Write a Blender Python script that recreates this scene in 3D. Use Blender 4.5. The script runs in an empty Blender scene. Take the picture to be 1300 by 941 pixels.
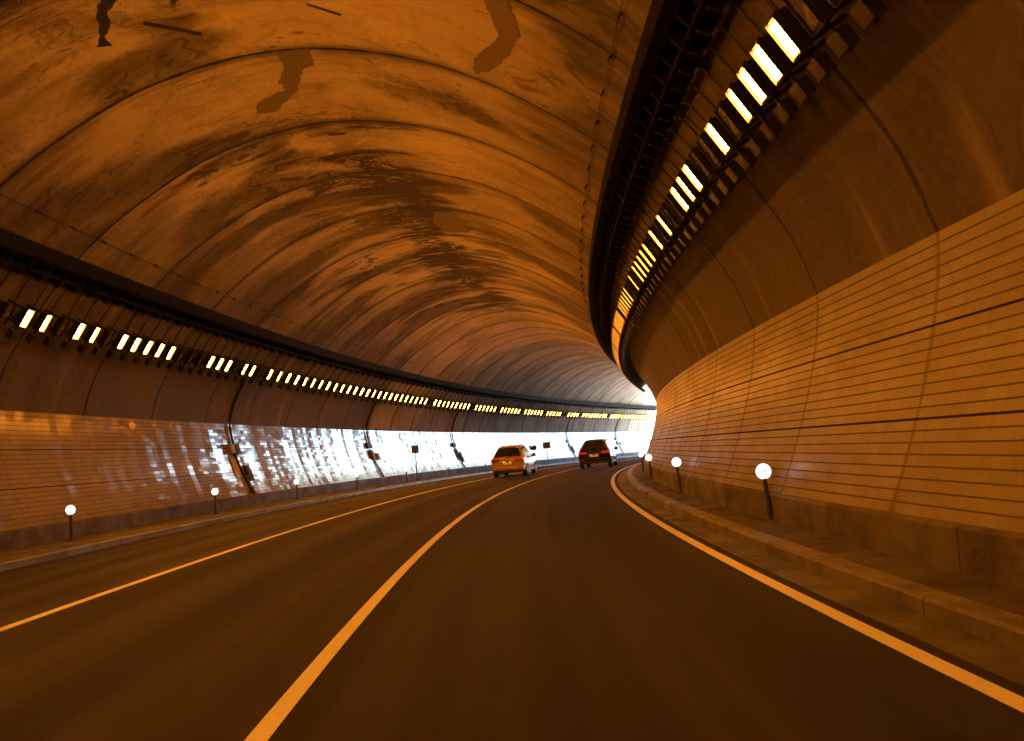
import bpy, bmesh, math, random
from mathutils import Vector, Matrix
random.seed(7)
R = math.radians
sc = bpy.context.scene
C = sc.collection

# ------------------------------------------------------------------ camera, sky, sun, exposure
sc.render.resolution_x, sc.render.resolution_y = 1024, 741
cam_d = bpy.data.cameras.new('camera'); cam = bpy.data.objects.new('camera', cam_d); C.objects.link(cam)
cam_d.sensor_width = 36; cam_d.lens = 1050.62 / 1300 * 36; cam_d.clip_end = 5000; cam_d.clip_start = 0.05
YAW, PITCH, ROLL, EYE = 0.055697, 0.093852, -0.077808, 1.4
def cam_axes():
    def tf(v):
        x, y, z = v
        c, s = math.cos(YAW), math.sin(YAW); X, Y = x*c - y*s, x*s + y*c
        c, s = math.cos(PITCH), math.sin(PITCH); Y2, Z2 = Y*c + z*s, -Y*s + z*c
        c, s = math.cos(ROLL), math.sin(ROLL)
        return (X*c + Z2*s, -X*s + Z2*c, -Y2)
    e = [tf(v) for v in ((1, 0, 0), (0, 1, 0), (0, 0, 1))]
    return Matrix(e)                       # rows: world axes expressed in the camera
M3 = cam_axes().to_4x4()
cam.matrix_world = Matrix.Translation((0, 0, EYE)) @ M3
sc.camera = cam

SUN_EL, SUN_AZ = 55.0, 62.0               # azimuth measured clockwise from +Y
world = bpy.data.worlds.new('World'); sc.world = world; world.use_nodes = True
wn = world.node_tree.nodes; wl = world.node_tree.links
sky = wn.new('ShaderNodeTexSky'); sky.sky_type = 'NISHITA'; sky.sun_disc = False
sky.ozone_density = 6.0; sky.air_density = 0.6; sky.dust_density = 0.1; sky.sun_elevation = R(SUN_EL); sky.sun_rotation = R(SUN_AZ)
bg = wn['Background']; bg.inputs['Strength'].default_value = 0.06
wl.new(sky.outputs[0], bg.inputs['Color'])
sun_d = bpy.data.lights.new('sun', 'SUN'); sun = bpy.data.objects.new('sun', sun_d); C.objects.link(sun)
sun_d.energy = 4.5; sun_d.angle = R(0.5); sun_d.color = (1.0, 0.97, 0.93)
sd = Vector((math.sin(R(SUN_AZ))*math.cos(R(SUN_EL)), math.cos(R(SUN_AZ))*math.cos(R(SUN_EL)), math.sin(R(SUN_EL))))
sun.rotation_euler = (-sd).to_track_quat('-Z', 'Y').to_euler()
sc.view_settings.view_transform = 'Standard'; sc.view_settings.look = 'None'
sc.view_settings.exposure = 5.0; sc.view_settings.gamma = 1.0; sc.view_settings.use_curve_mapping = False
sc.render.engine = 'CYCLES'
cy = sc.cycles
cy.use_denoising = True
try: cy.denoiser = 'OPENIMAGEDENOISE'
except Exception: pass
cy.max_bounces = 10; cy.diffuse_bounces = 4; cy.glossy_bounces = 7
cy.sample_clamp_indirect = 1.0; cy.use_light_tree = True; cy.caustics_reflective = False; cy.caustics_refractive = False
LAMP_STRENGTH = 10.8
LAMP_COLOR = (1.0, 0.288, 0.018)

# ------------------------------------------------------------------ the curve the tunnel follows
K = 0.0054829                              # bends right, radius 182 m
GRADE = -0.69460e-4
MID = -3.57                                # tunnel centre line, metres right of the camera's line
S0, S1 = -42.0, 112.0                     # the far end opens to daylight
def heading(s): return K*s
def P(s, X, z):
    th = K*s
    if abs(s) < 1e-9: x = y = 0.0
    else: x = (1 - math.cos(th))/K; y = math.sin(th)/K
    return Vector((x + X*math.cos(th), y - X*math.sin(th), z + GRADE*s*abs(s) if s > 0 else z))
def frange(a, b, d):
    n = max(1, int(round((b - a)/d)))
    return [a + (b - a)*i/n for i in range(n + 1)]

# ------------------------------------------------------------------ object helpers
def tag(o, label=None, cat=None, group=None, kind=None):
    for k, v in (('label', label), ('category', cat), ('group', group), ('kind', kind)):
        if v: o[k] = v
    return o
def link(name, me, mat=None, parent=None, smooth=False):
    o = bpy.data.objects.new(name, me); C.objects.link(o)
    if mat is not None and not me.materials: me.materials.append(mat)
    if parent is not None: o.parent = parent
    if smooth:
        for p in me.polygons: p.use_smooth = True
    return o
def empty(name, loc=(0, 0, 0), rz=0.0):
    o = bpy.data.objects.new(name, None); C.objects.link(o)
    o.location = loc; o.rotation_euler = (0, 0, rz); o.empty_display_size = 0.2
    return o
def copy_tree(o, parent=None):
    c = o.copy(); C.objects.link(c)
    if parent is not None: c.parent = parent
    for ch in list(o.children): copy_tree(ch, c)
    return c
def sweep(profile, ss, name, mat, parent=None, closed=True, smooth=False, caps=True):
    """profile: list of (X, z, v); v metres across for the UV map; swept along s."""
    me = bpy.data.meshes.new(name)
    n = len(profile); vs = []; fs = []; uv = []
    for s in ss:
        for X, z, v in profile: vs.append(P(s, X, z))
    m = n if closed else n - 1
    for i in range(len(ss) - 1):
        for j in range(m):
            k = (j + 1) % n
            fs.append((i*n + j, (i+1)*n + j, (i+1)*n + k, i*n + k))
            v0 = profile[j][2]; v1 = profile[k][2] if k else profile[j][2] + 0.05
            uv += [(ss[i], v0), (ss[i+1], v0), (ss[i+1], v1), (ss[i], v1)]
    if closed and caps:
        for base in (0, (len(ss) - 1)*n):
            fs.append(tuple(base + j for j in range(n))); uv += [(ss[0], p[2]) for p in profile]
    me.from_pydata(vs, [], fs)
    ul = me.uv_layers.new(name='UVMap')
    for i, c in enumerate(uv): ul.data[i].uv = c
    for p in me.polygons: p.use_smooth = len(p.vertices) == 4
    me.set_sharp_from_angle(angle=R(28))
    me.update()
    return link(name, me, mat, parent)
class MB:
    """collects boxes, tubes and prisms, built as ONE mesh"""
    def __init__(self): self.bm = bmesh.new()
    def box(self, lo, hi, M=None, bevel=0.0):
        b = bmesh.new()
        bmesh.ops.create_cube(b, size=1)
        for v in b.verts:
            v.co = Vector([lo[i] + (v.co[i] + .5)*(hi[i] - lo[i]) for i in range(3)])
        if bevel: bmesh.ops.bevel(b, geom=list(b.edges), offset=bevel, segments=2, affect='EDGES', profile=.7)
        self._add(b, M); return self
    def _add(self, b, M=None):
        if M is not None: bmesh.ops.transform(b, matrix=M, verts=b.verts)
        me = bpy.data.meshes.new('t'); b.to_mesh(me); b.free(); self.bm.from_mesh(me); bpy.data.meshes.remove(me)
    def cyl(self, a, b_, r, r2=None, seg=12):
        a, b_ = Vector(a), Vector(b_); d = b_ - a
        b = bmesh.new()
        bmesh.ops.create_cone(b, cap_ends=True, segments=seg, radius1=r, radius2=r if r2 is None else r2, depth=d.length)
        self._add(b, Matrix.Translation((a + b_)/2) @ d.to_track_quat('Z', 'Y').to_matrix().to_4x4()); return self
    def tube(self, pts, r, seg=6):
        pts = [Vector(p) for p in pts]; b = bmesh.new(); rings = []
        for i, p in enumerate(pts):
            d = (pts[min(i+1, len(pts)-1)] - pts[max(i-1, 0)]).normalized()
            q = d.to_track_quat('Z', 'Y').to_matrix()
            rings.append([b.verts.new(p + q @ Vector((r*math.cos(2*math.pi*k/seg), r*math.sin(2*math.pi*k/seg), 0))) for k in range(seg)])
        for A, B in zip(rings, rings[1:]):
            for k in range(seg): b.faces.new((A[k], A[(k+1) % seg], B[(k+1) % seg], B[k]))
        b.faces.new(rings[0][::-1]); b.faces.new(rings[-1])
        self._add(b); return self
    def prism(self, poly, d):
        """poly of 3-D points, extruded by vector d"""
        b = bmesh.new(); d = Vector(d)
        A = [b.verts.new(Vector(p)) for p in poly]; B = [b.verts.new(Vector(p) + d) for p in poly]
        b.faces.new(A[::-1]); b.faces.new(B)
        n = len(A)
        for i in range(n): b.faces.new((A[i], A[(i+1) % n], B[(i+1) % n], B[i]))
        self._add(b); return self
    def sphere(self, c, r, sx=1, sy=1, sz=1, seg=14):
        b = bmesh.new(); bmesh.ops.create_uvsphere(b, u_segments=seg, v_segments=seg//2 + 2, radius=r)
        self._add(b, Matrix.Translation(c) @ Matrix.Diagonal((sx, sy, sz, 1))); return self
    def mesh(self, name):
        bmesh.ops.recalc_face_normals(self.bm, faces=self.bm.faces)
        me = bpy.data.meshes.new(name); self.bm.to_mesh(me); self.bm.free(); return me
    def build(self, name, mat, parent=None, smooth=False):
        return link(name, self.mesh(name), mat, parent, smooth)

# ------------------------------------------------------------------ materials
class NT:
    def __init__(self, name):
        self.m = bpy.data.materials.new(name); self.m.use_nodes = True
        self.t = self.m.node_tree; self.bsdf = self.t.nodes['Principled BSDF']
    def n(self, kind, **kw):
        x = self.t.nodes.new(kind)
        for k, v in kw.items(): setattr(x, k, v)
        return x
    def L(self, a, b): self.t.links.new(a, b)
    def put(self, sock, v):
        if hasattr(v, 'is_output'): self.L(v, sock)
        else: sock.default_value = v
    def math(self, op, a, b=0.0, c=0.0, clamp=False):
        x = self.n('ShaderNodeMath', operation=op, use_clamp=clamp)
        self.put(x.inputs[0], a); self.put(x.inputs[1], b); self.put(x.inputs[2], c)
        return x.outputs[0]
    def vec(self, x=0.0, y=0.0, z=0.0):
        c = self.n('ShaderNodeCombineXYZ')
        for i, v in enumerate((x, y, z)): self.put(c.inputs[i], v)
        return c.outputs[0]
    def uv(self):
        t = self.n('ShaderNodeTexCoord'); s = self.n('ShaderNodeSeparateXYZ'); self.L(t.outputs['UV'], s.inputs[0])
        return s.outputs[0], s.outputs[1]
    def obj(self):
        return self.n('ShaderNodeTexCoord').outputs['Object']
    def noise(self, v, scale=1.0, detail=4.0, rough=.55, dist=0.0):
        x = self.n('ShaderNodeTexNoise'); self.L(v, x.inputs['Vector'])
        x.inputs['Scale'].default_value = scale; x.inputs['Detail'].default_value = detail
        x.inputs['Roughness'].default_value = rough; x.inputs['Distortion'].default_value = dist
        return x.outputs[0]
    def smooth(self, v, a, b, lo=0.0, hi=1.0):
        x = self.n('ShaderNodeMapRange', interpolation_type='SMOOTHSTEP', clamp=True)
        self.put(x.inputs[0], v)
        for i, q in enumerate((a, b, lo, hi)): self.put(x.inputs[i+1], q)
        return x.outputs[0]
    def mix(self, f, a, b, blend='MIX'):
        x = self.n('ShaderNodeMix', data_type='RGBA', blend_type=blend)
        self.put(x.inputs[0], f)
        for i, v in ((6, a), (7, b)):
            if hasattr(v, 'is_output'): self.L(v, x.inputs[i])
            else: x.inputs[i].default_value = (*v, 1)
        return x.outputs[2]
    def bump(self, h, strength=.3, dist=.02):
        b = self.n('ShaderNodeBump'); b.inputs['Strength'].default_value = strength; b.inputs['Distance'].default_value = dist
        self.L(h, b.inputs['Height']); self.L(b.outputs[0], self.bsdf.inputs['Normal'])
    def out(self, col=None, rough=.6, metal=0.0, spec=.5):
        p = self.bsdf.inputs
        if col is not None:
            if hasattr(col, 'is_output'): self.L(col, p['Base Color'])
            else: p['Base Color'].default_value = (*col, 1)
        self.put(p['Roughness'], rough); p['Metallic'].default_value = metal
        p['Specular IOR Level'].default_value = spec
        return self.m
def plain(name, col, rough=.6, metal=0.0, spec=.5, wear=.25, scale=8):
    t = NT(name); o = t.obj()
    n = t.noise(o, scale, 4)
    f = t.smooth(n, .35, .7)
    c = t.mix(f, [max(0, x*(1 - wear)) for x in col], [min(1, x*(1 + wear*.5)) for x in col])
    r = t.smooth(n, .3, .7, max(.05, rough - .12), min(1, rough + .12))
    return t.out(c, r, metal, spec)
def emit(name, col, strength, base=(.6, .6, .6)):
    t = NT(name); t.out(base, .5)
    t.bsdf.inputs['Emission Color'].default_value = (*col, 1); t.bsdf.inputs['Emission Strength'].default_value = strength
    return t.m
JOINT0, JOINT = 14.80, 3.38                # first ring joint seen and the length of a lining bay

def joint_dist(t, u):
    """distance in metres to the nearest ring joint"""
    a = t.math('DIVIDE', t.math('SUBTRACT', u, JOINT0), JOINT)
    f = t.math('SUBTRACT', a, t.math('ROUND', a))
    return t.math('MULTIPLY', t.math('ABSOLUTE', f), JOINT), t.math('FLOOR', a)

def lining_material():
    t = NT('stained_concrete'); u, v = t.uv()
    mul = lambda a, b: t.math('MULTIPLY', a, b)
    add = lambda a, b: t.math('ADD', a, b)
    sub = lambda a, b: t.math('SUBTRACT', a, b)
    jd, bay = joint_dist(t, u)
    boff = mul(bay, 5.37)
    # flow-like water stains: warped noise, its own field in each cast bay
    w1 = t.noise(t.vec(mul(u, .8), mul(v, .40), boff), .8, 3, .5)
    w2 = t.noise(t.vec(mul(u, .8), mul(v, .40), add(boff, 31.0)), .8, 3, .5)
    uu = add(u, mul(sub(w1, .5), 5.0)); vv = add(v, mul(sub(w2, .5), 9.0))
    flow = t.noise(t.vec(mul(uu, .62), mul(vv, .30), boff), 1.0, 6, .58, .9)
    broad = t.noise(t.vec(mul(u, .42), mul(v, .20), add(boff, 3.3)), 1.0, 3, .5, .6)
    st = t.noise(t.vec(mul(uu, 4.5), mul(vv, .55), boff), 1.0, 6, .68, .4)
    fine = t.noise(t.vec(u, v, 3.0), 7.0, 7, .72)
    pick = t.smooth(broad, .44, .58)
    pick2 = t.smooth(broad, .56, .44)
    cl = t.math('ABSOLUTE', sub(flow, .47)); line1 = t.smooth(add(cl, mul(sub(fine, .5), .03)), .004, .05, 1, 0)
    cl2 = t.math('ABSOLUTE', sub(flow, .565)); line2 = t.smooth(add(cl2, mul(sub(fine, .5), .02)), .002, .030, 1, 0)
    dark = t.smooth(add(flow, mul(sub(fine, .5), .10)), .53, .62)
    pale = t.smooth(flow, .44, .36)
    streak = t.smooth(st, .50, .66)
    # black seep lines: thin, broken, branching
    sp = t.noise(t.vec(mul(uu, .9), mul(vv, .5), add(boff, 60.0)), 1.0, 7, .66, .3)
    seep = mul(t.smooth(add(t.math('ABSOLUTE', sub(sp, .5)), mul(sub(fine, .5), .02)), .0, .024, 1, 0), t.smooth(w2, .50, .60))
    blot = mul(t.smooth(sp, .615, .66), t.smooth(st, .38, .50))
    # the wet band along the crown beyond the second bay
    vc = add(v, mul(sub(w2, .5), 4.6))
    crown = mul(t.smooth(t.math('ABSOLUTE', sub(vc, 10.3)), .35, 1.25, 1, 0), t.smooth(u, 17.5, 22.0))
    crown = mul(mul(crown, t.smooth(u, 36, 52, 1, .4)), t.smooth(add(st, mul(sub(fine, .5), .3)), .38, .50))
    # the haunches carry more drips than the crown; shade below the trays is put into the colour
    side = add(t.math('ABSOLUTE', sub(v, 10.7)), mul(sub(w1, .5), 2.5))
    drip = mul(t.smooth(t.noise(t.vec(mul(u, 2.4), mul(v, .16), 9.0), 1.0, 5, .6), .46, .66), t.smooth(side, 3.0, 7.5, .1, .85))
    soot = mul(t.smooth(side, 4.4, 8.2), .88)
    m = mul(dark, .22)
    m = add(m, mul(mul(streak, pick), .40))
    m = add(m, mul(line1, mul(pick, .14)))
    m = add(m, mul(line2, mul(pick2, .05)))
    m = add(m, mul(seep, .42)); m = add(m, mul(blot, .7))
    m = add(m, mul(crown, 1.0)); m = add(m, mul(drip, .60))
    m = add(m, mul(t.smooth(add(broad, mul(sub(fine, .5), .12)), .45, .60), .66))
    # feathered brush marks trailing off each joint
    fj = t.math('FRACT', t.math('DIVIDE', sub(u, JOINT0), JOINT))
    trail = mul(t.smooth(fj, .0, .42, 1, 0), t.smooth(t.noise(t.vec(mul(u, 9.0), mul(v, .30), boff), 1.0, 6, .7, .3), .47, .62))
    m = add(m, mul(mul(trail, t.smooth(w1, .44, .60)), .55))
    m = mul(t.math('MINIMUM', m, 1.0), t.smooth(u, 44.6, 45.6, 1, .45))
    wob = mul(sub(t.noise(t.vec(u, v, 0.0), 2.0, 4), .5), .09)
    jj = add(jd, wob)
    groove = t.smooth(jj, .020, .055, 1, 0)
    halo = mul(t.smooth(jj, .03, .32, 1, 0), t.smooth(w2, .36, .62, .15, .75))
    col = t.mix(pale, (.74, .63, .46), (.83, .72, .54))
    col = t.mix(m, col, (.045, .035, .026))
    newer = t.smooth(u, 44.6, 45.6)            # the last stretch takes less of the painted shade
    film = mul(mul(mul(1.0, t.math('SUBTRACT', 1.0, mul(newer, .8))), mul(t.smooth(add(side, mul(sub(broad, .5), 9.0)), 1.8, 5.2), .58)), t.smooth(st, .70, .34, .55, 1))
    col = t.mix(film, col, (.13, .098, .062))  # shade deepening from crown to haunches, painted into the colour
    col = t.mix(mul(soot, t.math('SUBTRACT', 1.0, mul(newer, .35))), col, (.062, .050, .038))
    pd = t.noise(t.vec(mul(u, 1.5), mul(v, .10), 21.0), 1.0, 4, .55, .3)
    col = t.mix(mul(mul(t.smooth(pd, .56, .70), t.smooth(side, 4.2, 6.5)), .55), col, (.30, .255, .19))
    bn = t.n('ShaderNodeTexWhiteNoise', noise_dimensions='1D'); t.L(bay, bn.inputs['W'])
    col = t.mix(mul(bn.outputs['Value'], .26), col, (.16, .13, .095))
    col = t.mix(t.smooth(fine, .42, .74, 0, .26), col, (.22, .185, .14))
    col = t.mix(halo, col, (.10, .082, .065)); col = t.mix(groove, col, (.028, .022, .018))
    h = sub(mul(fine, .30), mul(groove, 1.2))
    h = add(h, mul(flow, .5))
    t.bump(h, .4, .03)
    return t.out(col, t.smooth(m, 0, 1, .80, .62), 0, .18)

ROW = 0.1172                               # course height of the wall tiling
def tile_material(name, r0, r1, jitter, spec):
    t = NT(name); u, v = t.uv()
    TW = 0.30
    ri = t.math('FLOOR', t.math('DIVIDE', v, ROW)); rf = t.math('FRACT', t.math('DIVIDE', v, ROW))
    ci = t.math('FLOOR', t.math('DIVIDE', u, TW)); cf = t.math('FRACT', t.math('DIVIDE', u, TW))
    colr = t.n('ShaderNodeTexWhiteNoise', noise_dimensions='1D'); t.L(ci, colr.inputs['W'])
    wn_ = t.n('ShaderNodeTexWhiteNoise', noise_dimensions='2D'); t.L(t.vec(ci, ri, 0.0), wn_.inputs['Vector'])
    rnd = wn_.outputs['Color']; rv = wn_.outputs['Value']
    rd = t.math('MULTIPLY', t.math('MINIMUM', rf, t.math('SUBTRACT', 1.0, rf)), ROW)
    cd = t.math('MULTIPLY', t.math('MINIMUM', cf, t.math('SUBTRACT', 1.0, cf)), TW)
    hgrout = t.smooth(rd, .005, .011, 1, 0); vgrout = t.smooth(cd, .0015, .0035, .30, 0)
    b8 = t.math('DIVIDE', v, ROW*8); bf = t.math('FRACT', b8)
    bd = t.math('MULTIPLY', t.math('MINIMUM', bf, t.math('SUBTRACT', 1.0, bf)), ROW*8)
    thick = t.math('MULTIPLY', t.smooth(bd, .010, .016, 1, 0), t.smooth(t.math('ABSOLUTE', t.math('SUBTRACT', v, ROW*12)), ROW*8.5, ROW*9, 1, 0))
    jd, bay = joint_dist(t, u)
    jt = t.smooth(jd, .02, .05, 1, 0)
    dirt = t.noise(t.vec(u, t.math('MULTIPLY', v, 2.0), 0.0), .7, 5, .6)
    foot = t.math('MULTIPLY', t.smooth(v, .0, .9, 1, 0), t.smooth(dirt, .25, .75))
    scuff = t.noise(t.vec(t.math('MULTIPLY', u, 6.0), t.math('MULTIPLY', v, .8), 2.0), 1.0, 4, .6)
    col = t.mix(rv, (.250, .220, .16), (.285, .252, .185))
    col = t.mix(t.math('MULTIPLY', foot, .45), col, (.11, .095, .07))
    col = t.mix(t.smooth(scuff, .52, .75, 0, .35), col, (.15, .13, .10))
    col = t.mix(t.smooth(dirt, .32, .80, 0, .34), col, (.13, .115, .085))
    g = t.math('MAXIMUM', hgrout, vgrout)
    col = t.mix(g, col, (.10, .085, .07)); col = t.mix(t.math('MULTIPLY', jt, .42), col, (.14, .12, .10))
    col = t.mix(thick, col, (.03, .025, .022))
    gm = t.math('MAXIMUM', t.math('MAXIMUM', g, jt), thick)
    rough = t.smooth(dirt, .3, .75, r0, r1)
    rough = t.math('ADD', rough, t.math('MULTIPLY', gm, .45)) if r0 > .1 else rough
    # every tile sits at its own slight tilt
    geo = t.n('ShaderNodeNewGeometry')
    sub = t.n('ShaderNodeVectorMath', operation='SUBTRACT'); mixr = t.n('ShaderNodeMix', data_type='RGBA'); mixr.inputs[0].default_value = .42; t.L(colr.outputs['Color'], mixr.inputs[6]); t.L(rnd, mixr.inputs[7]); t.L(mixr.outputs[2], sub.inputs[0]); sub.inputs[1].default_value = (.5, .5, .5)
    sca = t.n('ShaderNodeVectorMath', operation='SCALE'); t.L(sub.outputs[0], sca.inputs[0]); sca.inputs['Scale'].default_value = jitter
    add = t.n('ShaderNodeVectorMath', operation='ADD'); t.L(sca.outputs[0], add.inputs[0]); t.L(geo.outputs['Normal'], add.inputs[1])
    nor = t.n('ShaderNodeVectorMath', operation='NORMALIZE'); fl = t.n('ShaderNodeVectorMath', operation='MULTIPLY'); t.L(add.outputs[0], fl.inputs[0]); fl.inputs[1].default_value = (1, 1, .04); t.L(fl.outputs[0], nor.inputs[0])
    b = t.n('ShaderNodeBump'); b.inputs['Strength'].default_value = .0 if r0 < .1 else .4; b.inputs['Distance'].default_value = .006
    t.L(t.math('SUBTRACT', 1.0, gm), b.inputs['Height']); t.L(nor.outputs[0], b.inputs['Normal'])
    t.L(b.outputs[0], t.bsdf.inputs['Normal'])
    t.out(col, rough, 0, spec)
    t.L(t.math('MULTIPLY', t.math('SUBTRACT', 1.0, t.math('MINIMUM', gm, 1.0)), spec), t.bsdf.inputs['Specular IOR Level'])
    return t.m

def concrete_material(name, base, streak=1.0, rough=.75, joint=None, spec=.3):
    t = NT(name); u, v = t.uv()
    n1 = t.noise(t.vec(u, v, 0.0), 1.3, 6, .62, .4); n2 = t.noise(t.vec(u, v, 5.0), 16, 5, .7)
    n3 = t.noise(t.vec(t.math('MULTIPLY', u, .35), t.math('MULTIPLY', v, 5.0), 1.0), 1.2, 4, .6)
    col = t.mix(t.smooth(n1, .38, .68), base, [c*.45 for c in base])
    col = t.mix(t.smooth(n3, .5, .72, 0, .6*streak), col, [c*.35 for c in base])
    col = t.mix(t.smooth(n2, .4, .75, 0, .45), col, [c*1.35 for c in base])
    h = n2
    if joint:
        a = t.math('DIVIDE', u, joint); f = t.math('ABSOLUTE', t.math('SUBTRACT', a, t.math('ROUND', a)))
        g = t.smooth(t.math('MULTIPLY', f, joint), .006, .018, 1, 0)
        col = t.mix(g, col, [c*.18 for c in base]); h = t.math('SUBTRACT', n2, g)
    t.bump(h, .35, .012)
    return t.out(col, t.smooth(n1, .3, .7, rough - .15, rough + .1), 0, spec)

def asphalt_material():
    t = NT('worn_asphalt'); u, v = t.uv()
    grit = t.noise(t.vec(u, v, 0.0), 70, 3, .7)
    patch = t.noise(t.vec(t.math('MULTIPLY', u, .12), t.math('MULTIPLY', v, .9), 0.0), 1.0, 5, .6, .5)
    track = t.noise(t.vec(t.math('MULTIPLY', u, .02), t.math('MULTIPLY', v, 1.3), 4.0), 1.0, 3, .5)
    col = t.mix(t.smooth(patch, .35, .68), (.0115, .0104, .0095), (.007, .0063, .0057))
    col = t.mix(t.smooth(track, .42, .62, 0, .5), col, (.0145, .0132, .012))
    col = t.mix(t.smooth(grit, .45, .8, 0, .5), col, (.034, .031, .028))
    lane = t.math('MULTIPLY', t.smooth(t.math('ABSOLUTE', t.math('SUBTRACT', t.math('FRACT', t.math('DIVIDE', t.math('SUBTRACT', v, 3.72), 3.755)), .5)), .02, .22, 1, 0), t.smooth(patch, .30, .60))
    col = t.mix(t.math('MULTIPLY', lane, .45), col, (.004, .0038, .0035))
    ck = t.noise(t.vec(t.math('MULTIPLY', u, .7), t.math('MULTIPLY', v, .7), 8.0), 1.0, 8, .62, .2)
    crack = t.math('MULTIPLY', t.smooth(t.math('ABSOLUTE', t.math('SUBTRACT', ck, .5)), .0015, .005, 1, 0), t.smooth(patch, .50, .58))
    col = t.mix(t.math('MULTIPLY', crack, .7), col, (.002, .002, .002))
    t.bump(t.math('SUBTRACT', grit, crack), .45, .010)
    return t.out(col, t.smooth(track, .35, .65, .85, .72), 0, .12)

def paint_material():
    t = NT('worn_road_paint'); u, v = t.uv()
    a = t.noise(t.vec(u, v, 0.0), 30, 5, .7); b = t.noise(t.vec(t.math('MULTIPLY', u, .5), t.math('MULTIPLY', v, 6), 0.0), 1.0, 4, .6)
    col = t.mix(t.smooth(a, .50, .78, 0, .55), (.42, .42, .36), (.09, .08, .068))
    col = t.mix(t.smooth(b, .5, .75, 0, .40), col, (.19, .17, .14))
    t.bump(a, .2, .004)
    return t.out(col, .55, 0, .4)

M = dict(
    lining=lining_material(), tile=tile_material('glazed_wall_tile', .09, .17, .105, .40), tiledull=tile_material('dulled_wall_tile', .34, .50, .06, .22), asphalt=asphalt_material(), paint=paint_material(),
    dado=concrete_material('grimy_base_concrete', (.075, .064, .053), 1.0, .7, JOINT),
    walk=concrete_material('walkway_concrete', (.052, .045, .037), 1.0, .7, 1.0),
    kerb=concrete_material('kerb_concrete', (.105, .094, .077), 1.0, .5, 2.0, .4),
    gutter=concrete_material('gutter_concrete', (.05, .044, .037), 1.2, .65, 4.0),
    grout=concrete_material('patch_mortar', (.23, .19, .135), .5, .8),
    ground=plain('dark_verge_grass', (.045, .055, .028), 1.0, 0, 0.0, scale=.3),
    pale=plain('pale_concrete_paving', (.70, .69, .67), .9, 0, .05, .12, .8),  # bright surface for the slab added beyond the exit
    steel=plain('dark_galvanised_steel', (.016, .015, .014), .6, .3),
    tray=plain('blackened_steel', (.007, .0065, .006), .8, 0, .1),
    black=plain('black_plastic', (.012, .012, .013), .5),
    cable=plain('black_cable_sheath', (.018, .017, .016), .6),
    boxgrey=plain('grey_enamelled_steel', (.16, .155, .15), .45, .2),
    boxdark=plain('dark_enamelled_steel', (.04, .04, .045), .45, .2),
    plate=plain('painted_steel_plate', (.33, .26, .17), .6),
    signblk=plain('sign_back_grey', (.09, .09, .095), .5, .3),
    signwht=plain('sign_white_film', (.55, .55, .55), .5),
    lamp=emit('sodium_lamp_glass', LAMP_COLOR, LAMP_STRENGTH),
    lampoff=plain('unlit_lamp_glass', (.10, .095, .085), .25, 0, .5),
    led=emit('delineator_led_lens', (.86, .94, 1.0), .06),
    ledcore=emit('delineator_led_core', (.45, .72, .85), .035),
    taxi=plain('orange_car_paint', (.30, .19, .035), .30, 0, .6, .08, 2), 
    red=plain('dark_red_car_paint', (.009, .004, .005), .2, 0, .6, .08, 2),
    silver=plain('silver_car_paint', (.55, .55, .56), .30, .5, .6, .08, 2),
    glass=plain('dark_car_glass', (.012, .013, .015), .08, 0, .7, .1, 2),
    tyre=plain('tyre_rubber', (.018, .018, .018), .8), rim=plain('alloy_wheel', (.09, .09, .09), .5, .3),
    chrome=plain('chrome_trim', (.6, .6, .6), .2, .9),
    tail=emit('lit_tail_lamp', (1.0, .03, .010), .013, (.16, .006, .003)), tailoff=plain('red_lamp_plastic', (.22, .012, .006), .25),
    number=plain('number_plate_enamel', (.62, .56, .36), .5),
    platelamp=emit('plate_lamp_glass', (1.0, .86, .6), .04),
)

# ------------------------------------------------------------------ ground, road, kerbs
road_s = frange(S0, S1 + 1.5, 1.0); tun_s = frange(S0, S1, 0.75)
me = bpy.data.meshes.new('ground'); e = 3000.0
me.from_pydata([(-e, -e, -3.2), (e, -e, -3.2), (e, e, -3.2), (-e, e, -3.2)], [], [(0, 1, 2, 3)])
tag(link('ground', me, M['ground']), kind='structure')
def slab(x0, x1, z0, z1, v0=0.0):
    return [(x0, z1, v0), (x1, z1, v0 + abs(x1 - x0)), (x1, z0, v0 + abs(x1 - x0) + .1), (x0, z0, v0)]
ROAD_L, ROAD_R = -8.75, 2.66
tag(sweep(slab(ROAD_L, ROAD_R, -.4, 0.0), road_s, 'road', M['asphalt']), kind='structure')
tag(sweep(slab(ROAD_R + .002, 3.03, -.4, -.012), road_s, 'gutter', M['gutter']), kind='structure')
tag(sweep([(3.03, -.4, 0), (3.03, .105, .5), (3.055, .13, .54), (3.24, .13, .72), (3.24, -.4, 1.2)], road_s, 'kerb', M['kerb']), kind='structure')
tag(sweep(slab(-14, 16, -.6, .0), frange(S1 + 1.52, S1 + 44, 1.5), 'forecourt', M['pale']), kind='structure')  # added out of view to bounce sunlight onto the far vault
tag(sweep(slab(3.243, 4.3, -.4, .122), tun_s, 'walkway', M['walk']), kind='structure')
tag(sweep([(-8.98, -.4, 0), (-8.98, .10, .5), (-8.95, .125, .54), (-8.752, .115, .75), (-8.752, -.4, 1.2)][::-1], road_s, 'kerb', M['kerb']), kind='structure')
tag(sweep(slab(-11.5, -8.983, -.4, .117), tun_s, 'walkway', M['walk']), kind='structure')
for X, nm in ((-5.033, 'edge_line'), (-1.278, 'lane_line'), (2.481, 'edge_line')):
    tag(sweep(slab(X - .064, X + .064, 0.001, .005), road_s, nm, M['paint']), kind='structure')

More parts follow.
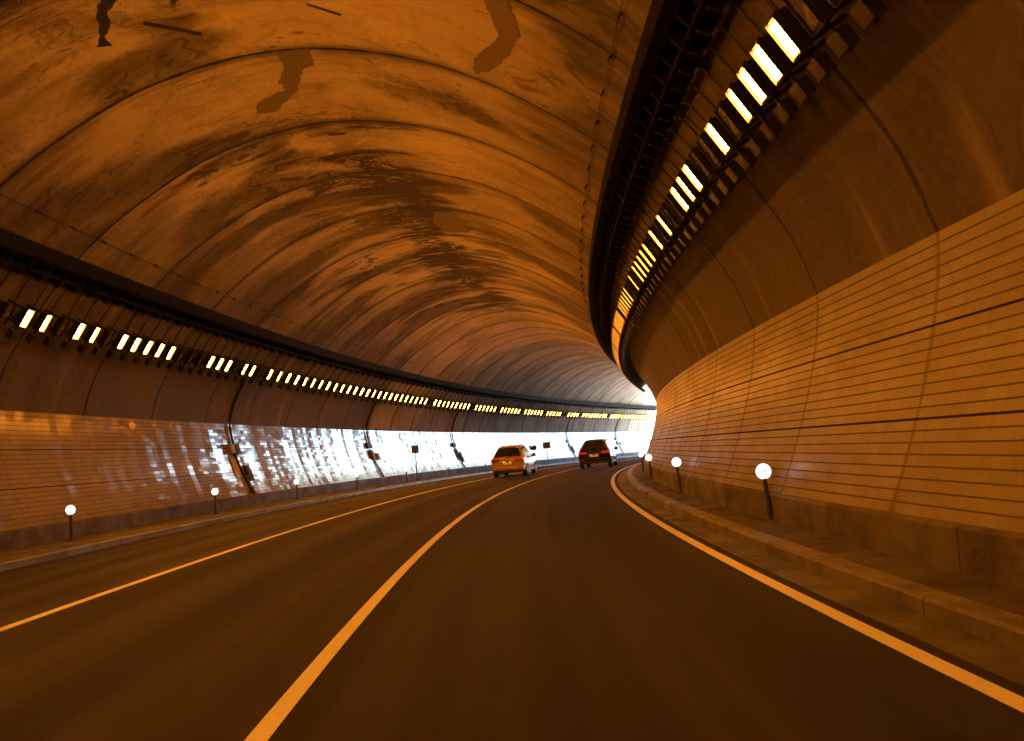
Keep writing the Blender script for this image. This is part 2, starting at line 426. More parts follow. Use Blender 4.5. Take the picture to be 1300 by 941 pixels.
# ------------------------------------------------------------------ tunnel lining
HALF = [8.17, 7.90, 7.48, 6.98, 6.47, 5.94, 5.39, 4.81, 4.23, 3.66, 3.07, 2.47, 1.86, 1.25, .63, 0]
ZZ = [3.18, 4.01, 4.75, 5.43, 6.06, 6.63, 7.11, 7.53, 7.90, 8.23, 8.52, 8.75, 8.93, 9.06, 9.15, 9.18]
arch = [(MID + a, b) for a, b in zip(HALF, ZZ)] + [(MID - a, b) for a, b in list(zip(HALF, ZZ))[-2::-1]]
acc = [0.0]
for a, b in zip(arch, arch[1:]): acc.append(acc[-1] + math.hypot(b[0] - a[0], b[1] - a[1]))
def lerp_at(t):
    t = max(0.0, min(acc[-1], t))
    for i in range(len(acc) - 1):
        if t <= acc[i+1]:
            f = (t - acc[i])/(acc[i+1] - acc[i])
            p0, p1, p2, p3 = arch[max(i-1, 0)], arch[i], arch[i+1], arch[min(i+2, len(arch)-1)]
            c = lambda k: .5*(2*p1[k] + (p2[k]-p0[k])*f + (2*p0[k]-5*p1[k]+4*p2[k]-p3[k])*f*f + (3*p1[k]-p0[k]-3*p2[k]+p3[k])*f**3)
            return c(0), c(1)
def arch_normal(t):                        # points into the tunnel
    a, b = lerp_at(t - .05), lerp_at(t + .05); d = Vector((b[0]-a[0], b[1]-a[1])).normalized()
    return Vector((-d.y, d.x))
NA = 72
inner = [(*lerp_at(acc[-1]*i/NA), acc[-1]*i/NA) for i in range(NA + 1)]
outer = []
for i in range(0, NA + 1, 3):
    n = arch_normal(acc[-1]*i/NA); x, z = lerp_at(acc[-1]*i/NA); outer.append((x - n.x*.6, z - n.y*.6, acc[-1]*i/NA))
tunnel = empty('tunnel', P(0, MID, 0)); TI = tunnel.matrix_basis.copy()
tag(tunnel, 'stained brown concrete tunnel vault with ring joints arching over the whole road', 'tunnel')
def into(o, parent):
    o.parent = parent; o.matrix_parent_inverse = Matrix.Translation(-Vector(parent.location)); return o
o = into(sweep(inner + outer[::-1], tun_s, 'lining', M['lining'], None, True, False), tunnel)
# unseen blocker added far behind the viewer keeps sky light out of the bore
mb = MB(); mb.prism([P(S0 - .01, X, z) for X, z in [(-12.6, -.4)] + [(a, b) for a, b, c in outer[::-1]] + [(5.5, -.4)]], P(S0 - .5, 0, 0) - P(S0, 0, 0))
into(mb.build('end_wall', M['dado']), tunnel)
def patch(name, pts, mat, off=.012):
    poly = []; rg = random.Random(len(pts)*31 + int(pts[0][0]*100)); fine_pts = []
    for (s, a), (s2, a2) in zip(pts, pts[1:] + pts[:1]):
        n = max(1, int(math.hypot(s2 - s, a2 - a)/.07)) if name == 'repair_patch' else 1
        for k in range(n):
            j = .028 if k else .0
            fine_pts.append((s + (s2 - s)*k/n + rg.uniform(-j, j), a + (a2 - a)*k/n + rg.uniform(-j, j)))
    for s, a in fine_pts:
        x, z = lerp_at(a); n = arch_normal(a); poly.append(P(s, x + n.x*off, z + n.y*off))
    c = sum((a for s, a in pts))/len(pts); n = arch_normal(c); s = sum(p[0] for p in pts)/len(pts)
    x, z = lerp_at(c); d = P(s, x - n.x*.06, z - n.y*.06) - P(s, x, z)
    b = MB(); b.prism(poly, d)
    return into(b.build(name, mat), tunnel)
patch('repair_patch', [(14.86, 10.97), (14.79, 10.30), (15.50, 10.40), (15.53, 10.99), (15.27, 10.95)], M['grout'])
patch('repair_patch', [(15.50, 10.50), (15.50, 11.0), (15.96, 11.28), (16.62, 11.20), (16.44, 11.02), (15.67, 10.70)], M['grout'], .014)
patch('repair_patch', [(16.44, 11.10), (16.40, 11.45), (16.74, 12.01), (17.06, 12.13), (17.20, 11.77), (16.70, 11.25)], M['grout'], .016)
patch('repair_patch', [(10.6, 6.72), (10.6, 6.30), (11.6, 6.30), (12.36, 6.12), (12.9, 6.34), (12.82, 6.50), (11.84, 6.70)], M['grout'])
patch('repair_patch', [(12.36, 6.12), (13.33, 6.37), (14.16, 6.72), (14.59, 7.09), (14.01, 7.05), (12.82, 6.52)], M['grout'], .014)
patch('repair_patch', [(25.3, 8.9), (25.3, 9.6), (26.8, 9.9), (28.0, 9.7), (27.6, 8.8)], M['grout'])
patch('repair_patch', [(12.18, 12.90), (12.32, 12.66), (12.49, 12.94), (12.86, 13.10), (13.03, 13.31), (13.33, 13.33), (13.20, 13.55), (12.99, 13.36), (12.48, 13.13)], M['boxdark'], .010)
patch('recess_slot', [(13.10, 12.66), (13.86, 11.95), (13.76, 11.93), (13.02, 12.62)], M['boxdark'])
patch('recess_slot', [(13.28, 9.91), (13.56, 9.40), (13.50, 9.38), (13.22, 9.90)], M['boxdark'])
patch('recess_slot', [(18.80, 11.04), (18.84, 10.65), (18.95, 10.65), (18.93, 11.04)], M['boxdark'])
patch('recess_slot', [(25.10, 10.75), (25.13, 10.15), (25.27, 10.15), (25.25, 10.75)], M['boxdark'])

# tiled side walls: a curved face of glazed tile on a concrete base
def wall_half(z):                          # half width of the tile face at height z
    t = (z - .51)/(3.22 - .51); return 7.36 + .80*(1 - (1 - max(0, min(1, t)))**1.55)
def side_wall(side, label):
    root = empty('tiled_wall', P(0, MID + side*7.5, 0)); tag(root, label, 'wall')
    wall_s = tun_s
    zs = [.51 + (3.22 - .51)*i/14 for i in range(15)]
    prof = []; v = 0.0
    for i, z in enumerate(zs):
        if i: v += math.hypot(z - zs[i-1], wall_half(z) - wall_half(zs[i-1]))
        prof.append((MID + side*wall_half(z), z, v))
    sc_ = ROW*24/v
    prof = [(a, b, c*sc_) for a, b, c in prof]
    back = [(MID + side*(wall_half(z) + .35), z, 30.0) for z in (3.22, 1.8, .51)]
    ring = prof + back
    if side < 0: ring = ring[::-1]
    o = into(sweep(ring, wall_s, 'tile_face', M['tile' if side < 0 else 'tiledull']), root)
    b = [(MID + side*7.30, .10, 0), (MID + side*7.315, .48, .38), (MID + side*7.352, .508, .42), (MID + side*7.7, .508, .8), (MID + side*7.7, -.4, 1.7), (MID + side*7.30, -.4, 2.1)]
    b = [(b[0][0], -.4, -.5)] + b[:5]
    if side < 0: b = b[::-1]
    into(sweep(b, wall_s, 'concrete_base', M['dado']), root)
    return root
side_wall(1, 'glazed tile wall in long horizontal courses on the inside of the bend')
side_wall(-1, 'glazed tile wall on the outside of the bend, mirroring the white daylight')

# ------------------------------------------------------------------ cable trays
def cable_tray(side, label):
    root = empty('cable_tray', P(0, MID + side*6, 6.1)); tag(root, label, 'cable tray')
    ss = tun_s
    r = lambda a, b, c, d: [(MID + side*a, c, 0), (MID + side*a, d, .3), (MID + side*b, d, .4), (MID + side*b, c, .7)][::side]
    into(sweep(r(5.78, 5.98, 6.06, 6.38), ss, 'tray_channel', M['tray']), root)
    into(sweep(r(6.13, 6.19, 5.89, 5.97), ss, 'lower_rail', M['tray']), root)
    # one bracket: a rung to the lower rail and a hook back to the lining, along local x
    def shape(m, T):
        for poly, w in (([(5.96, 6.10), (6.14, 5.885), (6.20, 5.96), (5.97, 6.30)], .03),
                        ([(5.95, 6.30), (5.95, 6.375), (6.36, 6.44), (6.50, 6.02), (6.34, 5.80), (6.17, 5.895), (6.20, 6.02)], .04)):
            b = bmesh.new()
            A = [b.verts.new((side*(x - 6), -w, z - 6.1)) for x, z in poly]; B = [b.verts.new((side*(x - 6), w, z - 6.1)) for x, z in poly]
            b.faces.new(A[::-1]); b.faces.new(B); n = len(A)
            for k in range(n): b.faces.new((A[k], A[(k+1) % n], B[(k+1) % n], B[k]))
            m._add(b, T)
    step = .5 if side > 0 else .62
    s = 4.84 if side > 0 else 13.4
    m0 = MB(); shape(m0, None); me = m0.mesh('bracket'); me.materials.append(M['tray'])
    for k in range(100):
        o = into(link('bracket', me), root)
        o.matrix_basis = Matrix.Translation(P(s, MID + side*6, 6.1)) @ Matrix.Rotation(-heading(s), 4, 'Z')
        s += step if s < 30 or side > 0 else .855
    rest = MB(); end = S1 - .5
    far = frange(s, end, 1.0) + frange(S0 + 1, (4 if side > 0 else 12.6), 2.0)
    for q in far: shape(rest, Matrix.Translation(P(q, MID + side*6, 6.1)) @ Matrix.Rotation(-heading(q), 4, 'Z'))
    tag(into(rest.build('far_brackets', M['tray']), root), kind='stuff')
cable_tray(1, 'dark steel cable tray above the lamp row on the inside of the bend')
cable_tray(-1, 'dark steel cable tray above the lamp row on the outside of the bend')

# ------------------------------------------------------------------ tunnel lamps
T_ = Vector((-.534, 0, .845)); N_ = Vector((-.845, 0, -.534))   # up along the arch, into the bore (right-hand side)
def FR(o): return Matrix(((T_.x, 0, N_.x, o.x), (0, 1, 0, o.y), (T_.z, 0, N_.z, o.z), (0, 0, 0, 1)))
F0 = FR(Vector((0, 0, 0)))
def lamp_proto(lit, width):
    root = empty('tunnel_lamp')
    m = MB()
    m.box((-.215, -width/2 - .02, -.13), (.215, width/2 + .02, -.012), F0, .015)
    m.box((-.23, -width/2 - .03, -.03), (-.205, width/2 + .03, .014), F0); m.box((.205, -width/2 - .03, -.03), (.23, width/2 + .03, .014), F0)
    m.build('housing', M['steel'], root)
    k = MB(); w0, w1 = width/2 + .004, width/2 + .018
    U = [(-w1, -.0118), (-w1, .034), (-w0, .034), (-w0, -.0112), (w0, -.0112), (w0, .034), (w1, .034), (w1, -.0118)]
    k.prism([F0 @ Vector((-.215, y, h)) for y, h in U], F0.to_3x3() @ Vector((.43, 0, 0)))
    k.build('glare_shield', M['black'], root)
    d = MB(); d.box((-.185, -width/2, -.011), (.185, width/2, .003), F0, .004); d.build('lamp_glass', M['lamp' if lit else 'lampoff'], root)
    b = MB()
    for x in (-.17, .17):
        b.box((x - .02, -.03, -.72), (x + .02, .03, -.13), F0)
    b.box((-.55, -.02, -.10), (-.21, .02, -.07), F0)
    b.build('bracket', M['steel'], root)
    g = MB(); g.box((-.52, -width/2 - .005, -.16), (-.33, width/2 + .005, -.03), F0, .012); g.build('ballast_box', M['black'], root)
    c = MB()
    pts = [(-.40, .86), (-.26, .95), (-.12, .88), (.06, .66), (.22, .42), (.31, .22), (.28, .06), (.20, -.04)]
    c.tube([(x, 0, z) for x, z in pts], .017)
    c.build('supply_cable', M['cable'], root)
    return root
def place(root, s, side, label, group):
    root.location = P(s, MID + side*6.60, 5.0); root.rotation_euler = (0, 0, -heading(s) + (math.pi if side < 0 else 0))
    tag(root, label, 'lamp', group); return root
protos = {}
def lamp(s, side, lit, width, label, group):
    k = (lit, width)
    if k not in protos: protos[k] = lamp_proto(lit, width); r = protos[k]
    else: r = copy_tree(protos[k])
    place(r, s, side, label, group)
GR, GL = 'lamp row along the inside of the bend', 'lamp row along the outside of the bend'
LR_ON = 'lit rectangular sodium lamp on brackets in the row on the inner side of the bend'
LR_OFF = 'unlit dark rectangular lamp on brackets in the row on the inner side of the bend'
LL_ON = 'lit rectangular sodium lamp on brackets in the row on the outer side of the bend'
LL_OFF = 'unlit dark rectangular lamp on brackets in the row on the outer side of the bend'
off_r = {5.34, 5.84, 6.34, 6.84, 9.34, 10.34, 10.84, 12.84, 13.34, 14.34, 15.34, 18.34, 19.34, 19.84, 23.34, 26.84, 31.34}
for i in range(101):
    s = 4.84 + .5*i; on = not any(abs(s - o) < .1 for o in off_r)
    if i == 0: on = False
    lamp(s, 1, on, (random.choice((.20, .19, .15)) if s < 13 else .13 if s < 18 else .09) if on else .20, LR_ON if on else LR_OFF, GR + (', lit' if on else ', unlit'))
on_near = [17.12, 17.74, 18.98, 19.60, 20.84, 21.46, 22.08, 22.70, 23.32, 25.60, 26.22, 26.84, 28.0, 28.6, 29.2]
s = 13.4
while s < 29.6:
    on = any(abs(s - o) < .32 for o in on_near)
    lamp(s, -1, on, random.choice((.20, .19, .15)) if on else .20, LL_ON if on else LL_OFF, GL + (', lit' if on else ', unlit')); s += .62
off_l = {51.7, 60.3, 66.2, 72.7, 78.7, 83.2, 84.0, 88.3, 97.3}
s = 30.40
while s < 111:
    on = not any(abs(s - o) < .43 for o in off_l)
    lamp(s, -1, on, random.choice((.20, .19, .15)) if on else .20, LL_ON if on else LL_OFF, GL + (', lit' if on else ', unlit')); s += .855
s = -30.0
while s < 12.6:
    lamp(s, -1, True, .42, 'wide lit sodium lamp behind the viewer in the row on the outer side', GL + ', behind the viewer'); s += 1.9
s = -30.0
while s < 4.0:
    lamp(s, 1, True, .42, 'wide lit sodium lamp behind the viewer in the row on the inner side', GR + ', behind the viewer'); s += 1.9

# ------------------------------------------------------------------ wire with hooks under the lining
def wire(a, s0, s1, step, label):
    root = empty('hook_wire', P(s0, *lerp_at(a))); tag(root, label, 'wire')
    def pt(s, off): x, z = lerp_at(a); n = arch_normal(a); return P(s, x + n.x*off, z + n.y*off)
    w = MB(); w.tube([pt(s, .05) for s in frange(s0, s1, .8)], .006, 5); into(w.build('wire', M['cable']), root)
    h = MB(); s = s0 + .3; out = []; k = 0
    while s < s1:
        m = MB(); m.tube([pt(s, -.02), pt(s, .09)], .022, 6); m.tube([pt(s - .06, .05), pt(s + .10, .06)], .018, 6)
        into(m.build('hook', M['steel']), root); s += step; k += 1
wire(4.57, 6.4, 46, 1.19, 'thin wire on small dark hooks along the vault beside the inner cable tray')
wire(16.9, 14.5, 46, 1.19, 'thin wire on small dark hooks along the vault over the outer cable tray')

# ------------------------------------------------------------------ delineators, discs given a glow of their own
def delineator():
    root = empty('delineator_post')
    p = MB(); p.cyl((0, 0, 0), (0, 0, .028), .085, .075, 16); p.cyl((0, 0, .02), (0, 0, .60), .036, .030, 12); p.build('post', M['black'], root)
    h = MB(); h.cyl((0, -.012, .70), (0, .05, .70), .122, .105, 24); h.build('lamp_rim', M['black'], root)
    l = MB(); l.cyl((0, -.014, .70), (0, -.030, .70), .110, .098, 24); l.build('round_lens', M['led'], root)
    c = MB(); c.cyl((0, -.031, .70), (0, -.036, .70), .045, .040, 16); c.build('lens_core', M['ledcore'], root)
    return root
dp = delineator(); first = True
def put_del(s, X, z, label, group, tilt=0.0, rz=0.0):
    global first
    r = dp if first else copy_tree(dp); first = False
    r.location = P(s, X, z); r.rotation_euler = (0, tilt, -heading(s) + rz); tag(r, label, 'delineator', group)
dR = ['largest round white delineator on a black post beside the right kerb', 'second nearest round white delineator beside the right kerb',
      'third nearest round white delineator on the inner walkway, right of the black car', 'fourth delineator of the inner walkway, close beside the third',
      'farthest small white delineator at the dark end of the inner walkway']
for s, l in zip((11.75, 19.5, 27.3, 35.5, 44.5), dR): put_del(s, 3.72, .122, l, 'delineators along the inside of the bend', -.06)
dL = ['nearest white delineator of the outer walkway, at the far left edge', 'second nearest white delineator of the outer walkway, left of the first control boxes',
      'third delineator of the outer walkway, right of the amber control boxes', 'fourth delineator of the outer walkway, before the second control boxes',
      'fifth delineator of the outer walkway, beside the sign post', 'sixth delineator of the outer walkway, before the third control boxes',
      'seventh delineator of the outer walkway, left of the orange car']
for s, l in zip((18.55, 25.8, 32.5, 39.4, 46.8, 54.6, 62.5), dL): put_del(s, -10.2, .117, l, 'delineators along the outside of the bend', 0, .15)

# ------------------------------------------------------------------ control boxes and conduits on the outer wall
def wall_x(z): return MID - wall_half(z)
def control_boxes(s0, label, variant, group='control box sets on the outer wall'):
    root = empty('control_boxes', P(s0, wall_x(.6), .6), -heading(s0)); tag(root, label, 'control box', group)
    bx = root.location
    def loc(ds, off, z):                   # along the wall, out from its face, height
        return P(s0 + ds, wall_x(max(.52, min(3.2, z))) + off, z)
    def box(name, ds0, ds1, z0, z1, depth, mat):
        ds0, ds1, depth = ds0*.62, ds1*.62, depth*.5
        pts = [loc(ds0, 0.0, z0), loc(ds1, 0.0, z0), loc(ds1, 0.0, z1), loc(ds0, 0.0, z1)]
        m = MB(); d = P(s0, depth, 0) - P(s0, 0, 0); m.prism([p - d*.25 for p in pts], d*1.25)
        o = into2(m.build(name, mat), root)
        bv = o.modifiers.new('bevel', 'BEVEL'); bv.width = .012; bv.segments = 2
        return o
    def into2(o, par):
        o.parent = par; o.matrix_parent_inverse = (Matrix.Translation(par.location) @ Matrix.Rotation(-heading(s0), 4, 'Z')).inverted(); return o
    def tubes(name, path, r, mat):
        m = MB(); m.tube(path, r, 8); return into2(m.build(name, mat), root)
    bm_, dm = (M['boxgrey'], M['boxdark'])
    if variant == 0:
        b = box('upper_box', -.62, -.04, 2.10, 2.44, .30, M['plate']); box('door', -.58, -.08, 2.14, 2.40, .315, M['plate'])
        box('upper_box', .02, .62, 2.06, 2.44, .30, M['boxdark'])
        box('wall_panel', -.70, -.02, 1.20, 1.98, .08, M['plate'])
        box('lower_box', .62, 1.15, 1.02, 1.62, .24, M['boxdark']); box('lower_box', .20, .60, .98, 1.22, .20, M['boxdark'])
    elif variant == 1:
        box('upper_box', -.60, .45, 2.16, 2.48, .26, M['boxdark']); box('upper_box', -.48, .18, 1.55, 2.02, .22, M['boxdark'])
        box('lower_box', 1.0, 1.6, 1.50, 1.90, .18, M['boxgrey'])
        box('label_plate', .22, .58, 1.62, 2.04, .06, M['signwht'])
    else:
        box('upper_box', -.50, .40, 2.10, 2.42, .26, M['boxdark']); box('wall_panel', -.42, .25, 1.10, 1.95, .10, M['boxdark'])
        box('label_plate', .42, .75, 1.55, 1.98, .06, M['signwht'])
        box('lower_box', .80, 1.35, .95, 1.70, .18, M['boxdark'])
    # conduit from the lamp row down the arch into the boxes, then a bundle to the base
    up = []
    for a in [acc[-1] - x for x in (2.6, 2.0, 1.4, .8, .3)]:
        x, z = lerp_at(a); n = arch_normal(a); up.append(P(s0 + .1, x + n.x*.05, z + n.y*.05))
    up += [loc(.1, .07, z) for z in (3.1, 2.8, 2.4)]
    tubes('conduit', up, .05, M['cable'])
    lw = [loc(.0, .05, 2.1), loc(.02, .05, 1.7), loc(.10, .06, 1.3), loc(.20, .06, 1.0), loc(.25, .06, .75), loc(.28, .08, .53)]
    tubes('cable_bundle', lw, .06 if variant == 0 else .04, M['cable'])
    return root
control_boxes(29.9, 'amber control boxes with a dark cable bundle on the near left tiles', 0)
control_boxes(44.7, 'dark control boxes with side box on the tiles, left of the sign post', 1)
control_boxes(59.5, 'dark control boxes with white plate on the tiles, left of the orange car', 2)
control_boxes(87.7, 'small dark control boxes on the bright tiles between the two cars', 2)
control_boxes(102.2, 'small dark control boxes on the brightest tiles, right of the black car', 1)

def post_sign(s, X, label, w, h, z, group='small square signs along the outer walkway'):
    root = empty('post_sign', P(s, X, .117), -heading(s)); tag(root, label, 'sign', group)
    p = MB(); p.cyl((0, 0, 0), (0, 0, z + h), .03, None, 10); p.box((-.09, -.09, 0), (.09, .09, .02)); p.build('post', M['steel'], root)
    b = MB(); b.box((-w/2, -.055, z), (w/2, -.032, z + h), None, .006); pn = b.build('panel', M['signblk'], root)
    f = MB()
    for i in (0, 1):
        for j in (0, 1):
            f.box((-w/2 + w*(.08 + .46*i), -.060, z + h*(.08 + .46*j)), (-w/2 + w*(.46 + .46*i), -.0552, z + h*(.46 + .46*j)))
    f.build('panel_squares', M['boxgrey'], pn)
    return root
post_sign(48.3, -10.1, 'square dark sign in four fields on a thin post before the bright tiles', .46, .48, 1.62)
post_sign(78.0, -10.1, 'square dark sign on a thin post just right of the orange car', .75, .62, 1.45)
rs = empty('wall_sign', P(77.6, wall_x(1.8) + .2, 1.75), -heading(77.6)); tag(rs, 'small round dark sign on the bright tiles beside the orange car', 'sign')
m = MB(); m.cyl((0, -.02, 0), (0, .02, 0), .24, None, 20); m.build('disc', M['signblk'], rs)
m = MB(); m.cyl((-.25, 0.03, 0), (0, .03, 0), .025, None, 8); m.build('wall_arm', M['steel'], rs)

# ------------------------------------------------------------------ cars
def car(name, label, s, X, rz, paint, W=1.84, LEN=4.5, H=1.70, taxi=True):
    root = empty(name, P(s, X, 0.005), -heading(s) + rz); tag(root, label, 'car')
    hw = W/2
    zb, zbelt = .30, 1.02
    #     y, halfw, zbelt, zroof, roof halfw, zbottom
    if taxi:
        sec = [(-.02, .80, .92, .93, .74, .44), (.03, .88, .98, .99, .80, .36), (.10, .90, 1.02, 1.06, .81, .32), (.22, .915, 1.04, 1.27, .72, .30), (.38, .92, 1.04, 1.47, .655, .29),
               (.56, .92, 1.04, 1.61, .60, .28), (.85, .92, 1.03, 1.67, .59, .27), (1.6, .92, 1.01, 1.70, .60, .26), (2.4, .92, .99, 1.66, .63, .26), (3.0, .915, .97, 1.42, .66, .26),
               (3.5, .90, .95, 1.03, .74, .27), (4.1, .86, .86, .92, .70, .28), (4.42, .76, .72, .76, .60, .34), (4.5, .66, .60, .62, .5, .42)]
    else:
        sec = [(-.03, .82, .94, .95, .78, .50), (.03, .90, 1.02, 1.03, .83, .42), (.10, .92, 1.06, 1.12, .82, .38), (.24, .93, 1.06, 1.32, .71, .36), (.40, .935, 1.06, 1.52, .64, .35),
               (.58, .935, 1.06, 1.65, .60, .34), (.88, .935, 1.05, 1.70, .59, .33), (1.6, .935, 1.04, 1.72, .60, .32), (2.4, .935, 1.03, 1.69, .645, .32), (3.0, .93, 1.01, 1.44, .68, .32),
               (3.5, .91, .99, 1.08, .76, .33), (4.1, .88, .90, .96, .72, .34), (4.48, .78, .76, .80, .62, .40), (4.56, .68, .64, .66, .5, .48)]
    def outline(q):
        y, w, zl, zr, wr, z0 = q; w *= hw/.92; wr *= hw/.92
        g = zr - zl; k = min(1, g/.25)
        return [(0, z0), (w*.80, z0), (w*.95, z0 + .05), (w*.985, z0 + .16), (w, (z0 + zl)/2 + .05), (w*.985, zl - .06), (w*.955, zl),
                (w*.955 + (wr - w*.955)*(.5*k + .5*(1-k)), zl + g*.5), (wr*1.02, zr - min(.07, g*.3)), (wr*.90, zr - .012*k), (wr*.5, zr + .02*k), (0, zr + .028*k)]
    NP = 12
    def interp(y):
        ys = [q[0] for q in sec]
        i = 0
        while i < len(sec) - 2 and y > sec[i+1][0]: i += 1
        f = max(0, min(1, (y - sec[i][0])/(sec[i+1][0] - sec[i][0])))
        A, B = outline(sec[i]), outline(sec[i+1])
        return [(a[0] + (b[0]-a[0])*f, a[1] + (b[1]-a[1])*f) for a, b in zip(A, B)]
    b = bmesh.new(); rows = []
    ys = sorted({q[0] for q in sec} | {.06, .16, .29, .44, .65, 1.2, 2.0, 2.7, 3.25, 3.8})
    for y in ys:
        o = interp(y); full = [(x, z) for x, z in o] + [(-x, z) for x, z in o[-2:0:-1]]
        rows.append([b.verts.new((x, y, z)) for x, z in full])
    n = len(rows[0])
    for A, B in zip(rows, rows[1:]):
        for k in range(n): b.faces.new((A[k], A[(k+1) % n], B[(k+1) % n], B[k]))
    b.faces.new(rows[0][::-1]); b.faces.new(rows[-1])
    bmesh.ops.recalc_face_normals(b, faces=b.faces)
    me = bpy.data.meshes.new('body'); b.to_mesh(me); b.free()
    body = link('body', me, paint, root, True)
    def ypt(y, j, f, off=.006):            # point on the loft between outline points j and j+1
        o = interp(y); a, c = o[j], o[j+1]; x, z = a[0] + (c[0]-a[0])*f, a[1] + (c[1]-a[1])*f
        return Vector((x, y, z))
    def strip(name, y0, y1, j0, f0, j1, f1, mat, mirror=True, off=.008, ny=6, nj=5, par=root):
        """a patch of the loft pushed out a little; j runs up the outline"""
        b = bmesh.new(); g = []
        js = [j0 + f0 + (j1 + f1 - j0 - f0)*i/nj for i in range(nj + 1)]
        for iy in range(ny + 1):
            y = y0 + (y1 - y0)*iy/ny; row = []
            for q in js:
                j = min(int(q), NP - 2); p = ypt(y, j, q - j)
                e = ypt(y + .02, j, q - j) - ypt(y - .02, j, q - j); j2 = min(int(q + .05), NP - 2); d = ypt(y, j2, min(q + .05 - j2, 1)) - ypt(y, j, q - j)
                nn = e.cross(d)
                if nn.length < 1e-9: nn = Vector((0, 0, 1))
                nn.normalize()
                if nn.dot(Vector((p.x, p.y - 1.9, p.z - .9))) < 0: nn = -nn
                row.append(p + nn*off)
            g.append(row)
        sides = (1, -1) if mirror else (1,)
        for sd_ in sides:
            V = [[b.verts.new((p.x*sd_, p.y, p.z)) for p in r_] for r_ in g]
            for A, B in zip(V, V[1:]):
                for k in range(len(A) - 1): b.faces.new((A[k], A[k+1], B[k+1], B[k]))
        bmesh.ops.remove_doubles(b, verts=b.verts, dist=.0005)
        bmesh.ops.recalc_face_normals(b, faces=b.faces)
        me = bpy.data.meshes.new(name); b.to_mesh(me); b.free()
        return link(name, me, mat, par, True)
    yr0, yr1 = (.13, .50)
    strip('rear_window', yr0, yr1, 8, .35, 11, 0, M['glass'], True, .008)
    strip('windscreen', 2.52, 3.40, 8, .5, 11, 0, M['glass'], True, .008)
    for sgn in (0,):
        strip('side_windows', .55, 2.85, 6, .25, 7, .85, M['glass'], True, .008, 10)
    # tailgate trim, lamps, plate
    zl = 1.0 if taxi else 1.03
    for sd_ in (-1, 1):
        m = MB(); m.box((sd_*.46*hw if sd_ > 0 else -hw*.97, -.035, zl - .14), (hw*.97 if sd_ > 0 else -.46*hw, .12, zl - .01), None, .02)
        m.build('tail_lamp', M['tailoff'] if (taxi and sd_ < 0) else M['tail'] if not taxi else M['tailoff'], root)
        if taxi and sd_ > 0:
            k = MB(); k.box((.52*hw, -.042, zl - .10), (hw*.93, -.030, zl - .05), None, .005); k.build('lamp_strip', M['tail'], root)
    zb0 = .30 if taxi else .36
    m = MB(); m.box((-hw*.96, -.10, zb0 + .10), (hw*.96, .16, zb0 + .30), None, .05); m.build('bumper', paint, root)
    m = MB(); m.box((-hw*.90, -.075, zb0 - .06), (hw*.90, .14, zb0 + .10), None, .03); m.build('bumper_skirt', M['black'], root)
    m = MB(); m.box((-.30, -.050, .66 + (zl - 1)), (.30, -.022, .80 + (zl - 1)), None, .01); m.build('plate_recess', M['black'], root)
    m = MB(); m.box((-.26, -.056, .675 + (zl - 1)), (.26, -.045, .785 + (zl - 1))); m.build('number_plate', M['number'], root)
    m = MB(); m.box((-.36, -.060, .825 + (zl - 1)), (.36, -.02, .855 + (zl - 1)), None, .008); gt = m.build('garnish', M['chrome'], root)
    for x in (-.17, .17):
        m = MB(); m.box((x - .045, -.066, .80 + (zl - 1)), (x + .045, -.045, .828 + (zl - 1))); m.build('plate_lamp', M['platelamp'], root)
    m = MB(); m.cyl((0, -.035, .93), (0, -.015, .93), .055, None, 16); m.build('badge', M['chrome'], root)
    m = MB(); m.box((-.54*hw/.92, .42, H - .115), (.54*hw/.92, .66, H - .07), None, .015); m.build('roof_spoiler', paint, root)
    m = MB(); m.box((-.14, .405, H - .11), (.14, .43, H - .085)); m.build('brake_lamp', M['tailoff'], root)
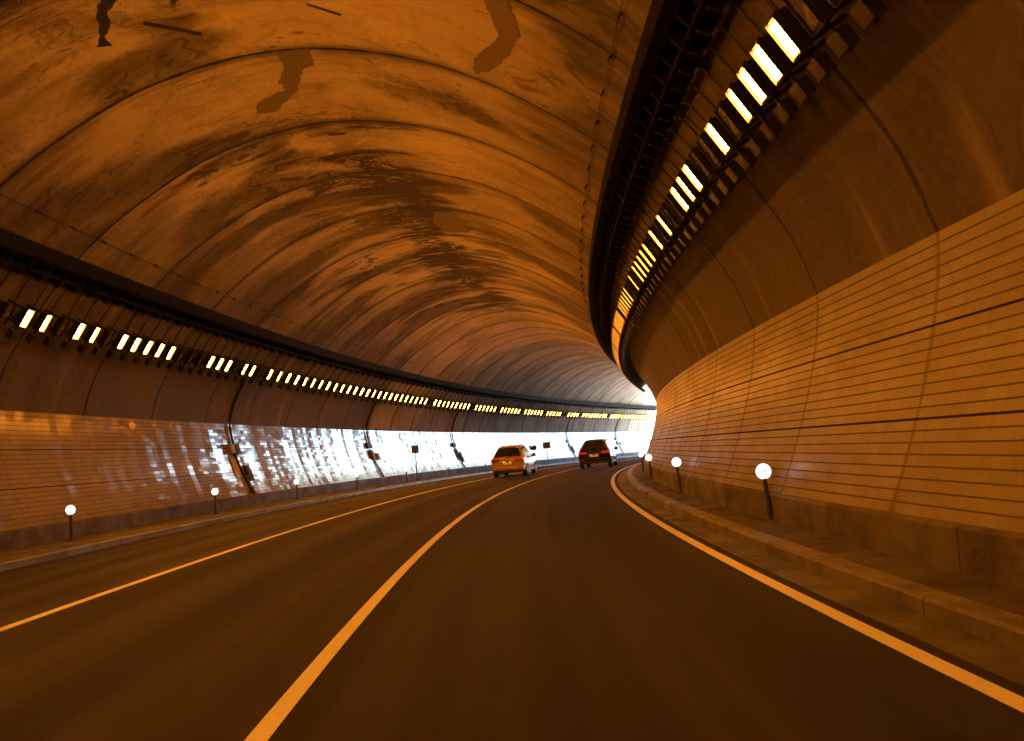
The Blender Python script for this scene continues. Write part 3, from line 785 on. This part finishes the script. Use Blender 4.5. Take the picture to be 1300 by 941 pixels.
    m = MB(); m.tube([(0, .05, 1.10), (.25, .10, 1.16), (.42, .14, 1.20)], .012, 6); m.build('rear_wiper', M['black'], root)
    for sd_ in (-1, 1):
        m = MB(); m.tube([(sd_*.54, .85, H - .05), (sd_*.54, .95, H + .01), (sd_*.55, 2.2, H + .01), (sd_*.55, 2.35, H - .05)], .018, 6); m.build('roof_rail', M['chrome'] if not taxi else M['black'], root)
        m = MB(); m.box((sd_*(hw + .01) - .0, 2.55, 1.01), (sd_*(hw + .22), 2.66, 1.19), None, .03); m.box((sd_*(hw - .06), 2.60, 1.03), (sd_*(hw + .05), 2.64, 1.08)); m.build('door_mirror', M['black'] if taxi else paint, root)
        for yw in (.86, 3.58):
            m = MB(); m.cyl((sd_*(hw - .23), yw, .335), (sd_*(hw + .012), yw, .335), .335, None, 28); w = m.build('wheel', M['tyre'], root)
            m = MB(); m.cyl((sd_*(hw + .0125), yw, .335), (sd_*(hw + .024), yw, .335), .225, .20, 20); m.build('rim', M['rim'], w)
            m = MB()
            arc = [(math.cos(a), math.sin(a)) for a in [math.pi*k/12 for k in range(13)]]
            poly = [(sd_*(hw - .05), yw + .42*c, .30 + .42*s_) for c, s_ in arc] + [(sd_*(hw - .05), yw + .345*c, .31 + .345*s_) for c, s_ in arc[::-1]]
            m.prism(poly, (sd_*.058, 0, 0)); m.build('wheel_arch', M['black'], root)
        m = MB(); m.box((sd_*(hw - .03), 1.30, .27), (sd_*(hw + .006), 3.14, .42), None, .015); m.build('sill', M['black'], root)
        for yd in (1.35, 2.30):
            m = MB(); m.box((sd_*(hw - .015), yd, .88), (sd_*(hw + .02), yd + .16, .91), None, .008); m.build('door_handle', M['chrome'], root)
    m = MB(); m.cyl((0.18, .55, H), (.18, .48, H + .22), .008, .004, 6); m.build('aerial', M['black'], root)
    return root
car('orange_car', 'orange hatchback car with dark rear window driving in the middle lane', 45.0, -3.75, 0.0, M['taxi'], 1.86, 4.5, 1.70, True)
car('dark_suv', 'dark red and black sport utility car with glowing tail lamps in the right lane', 50.3, .40, 0.0, M['red'], 1.92, 4.56, 1.72, False)
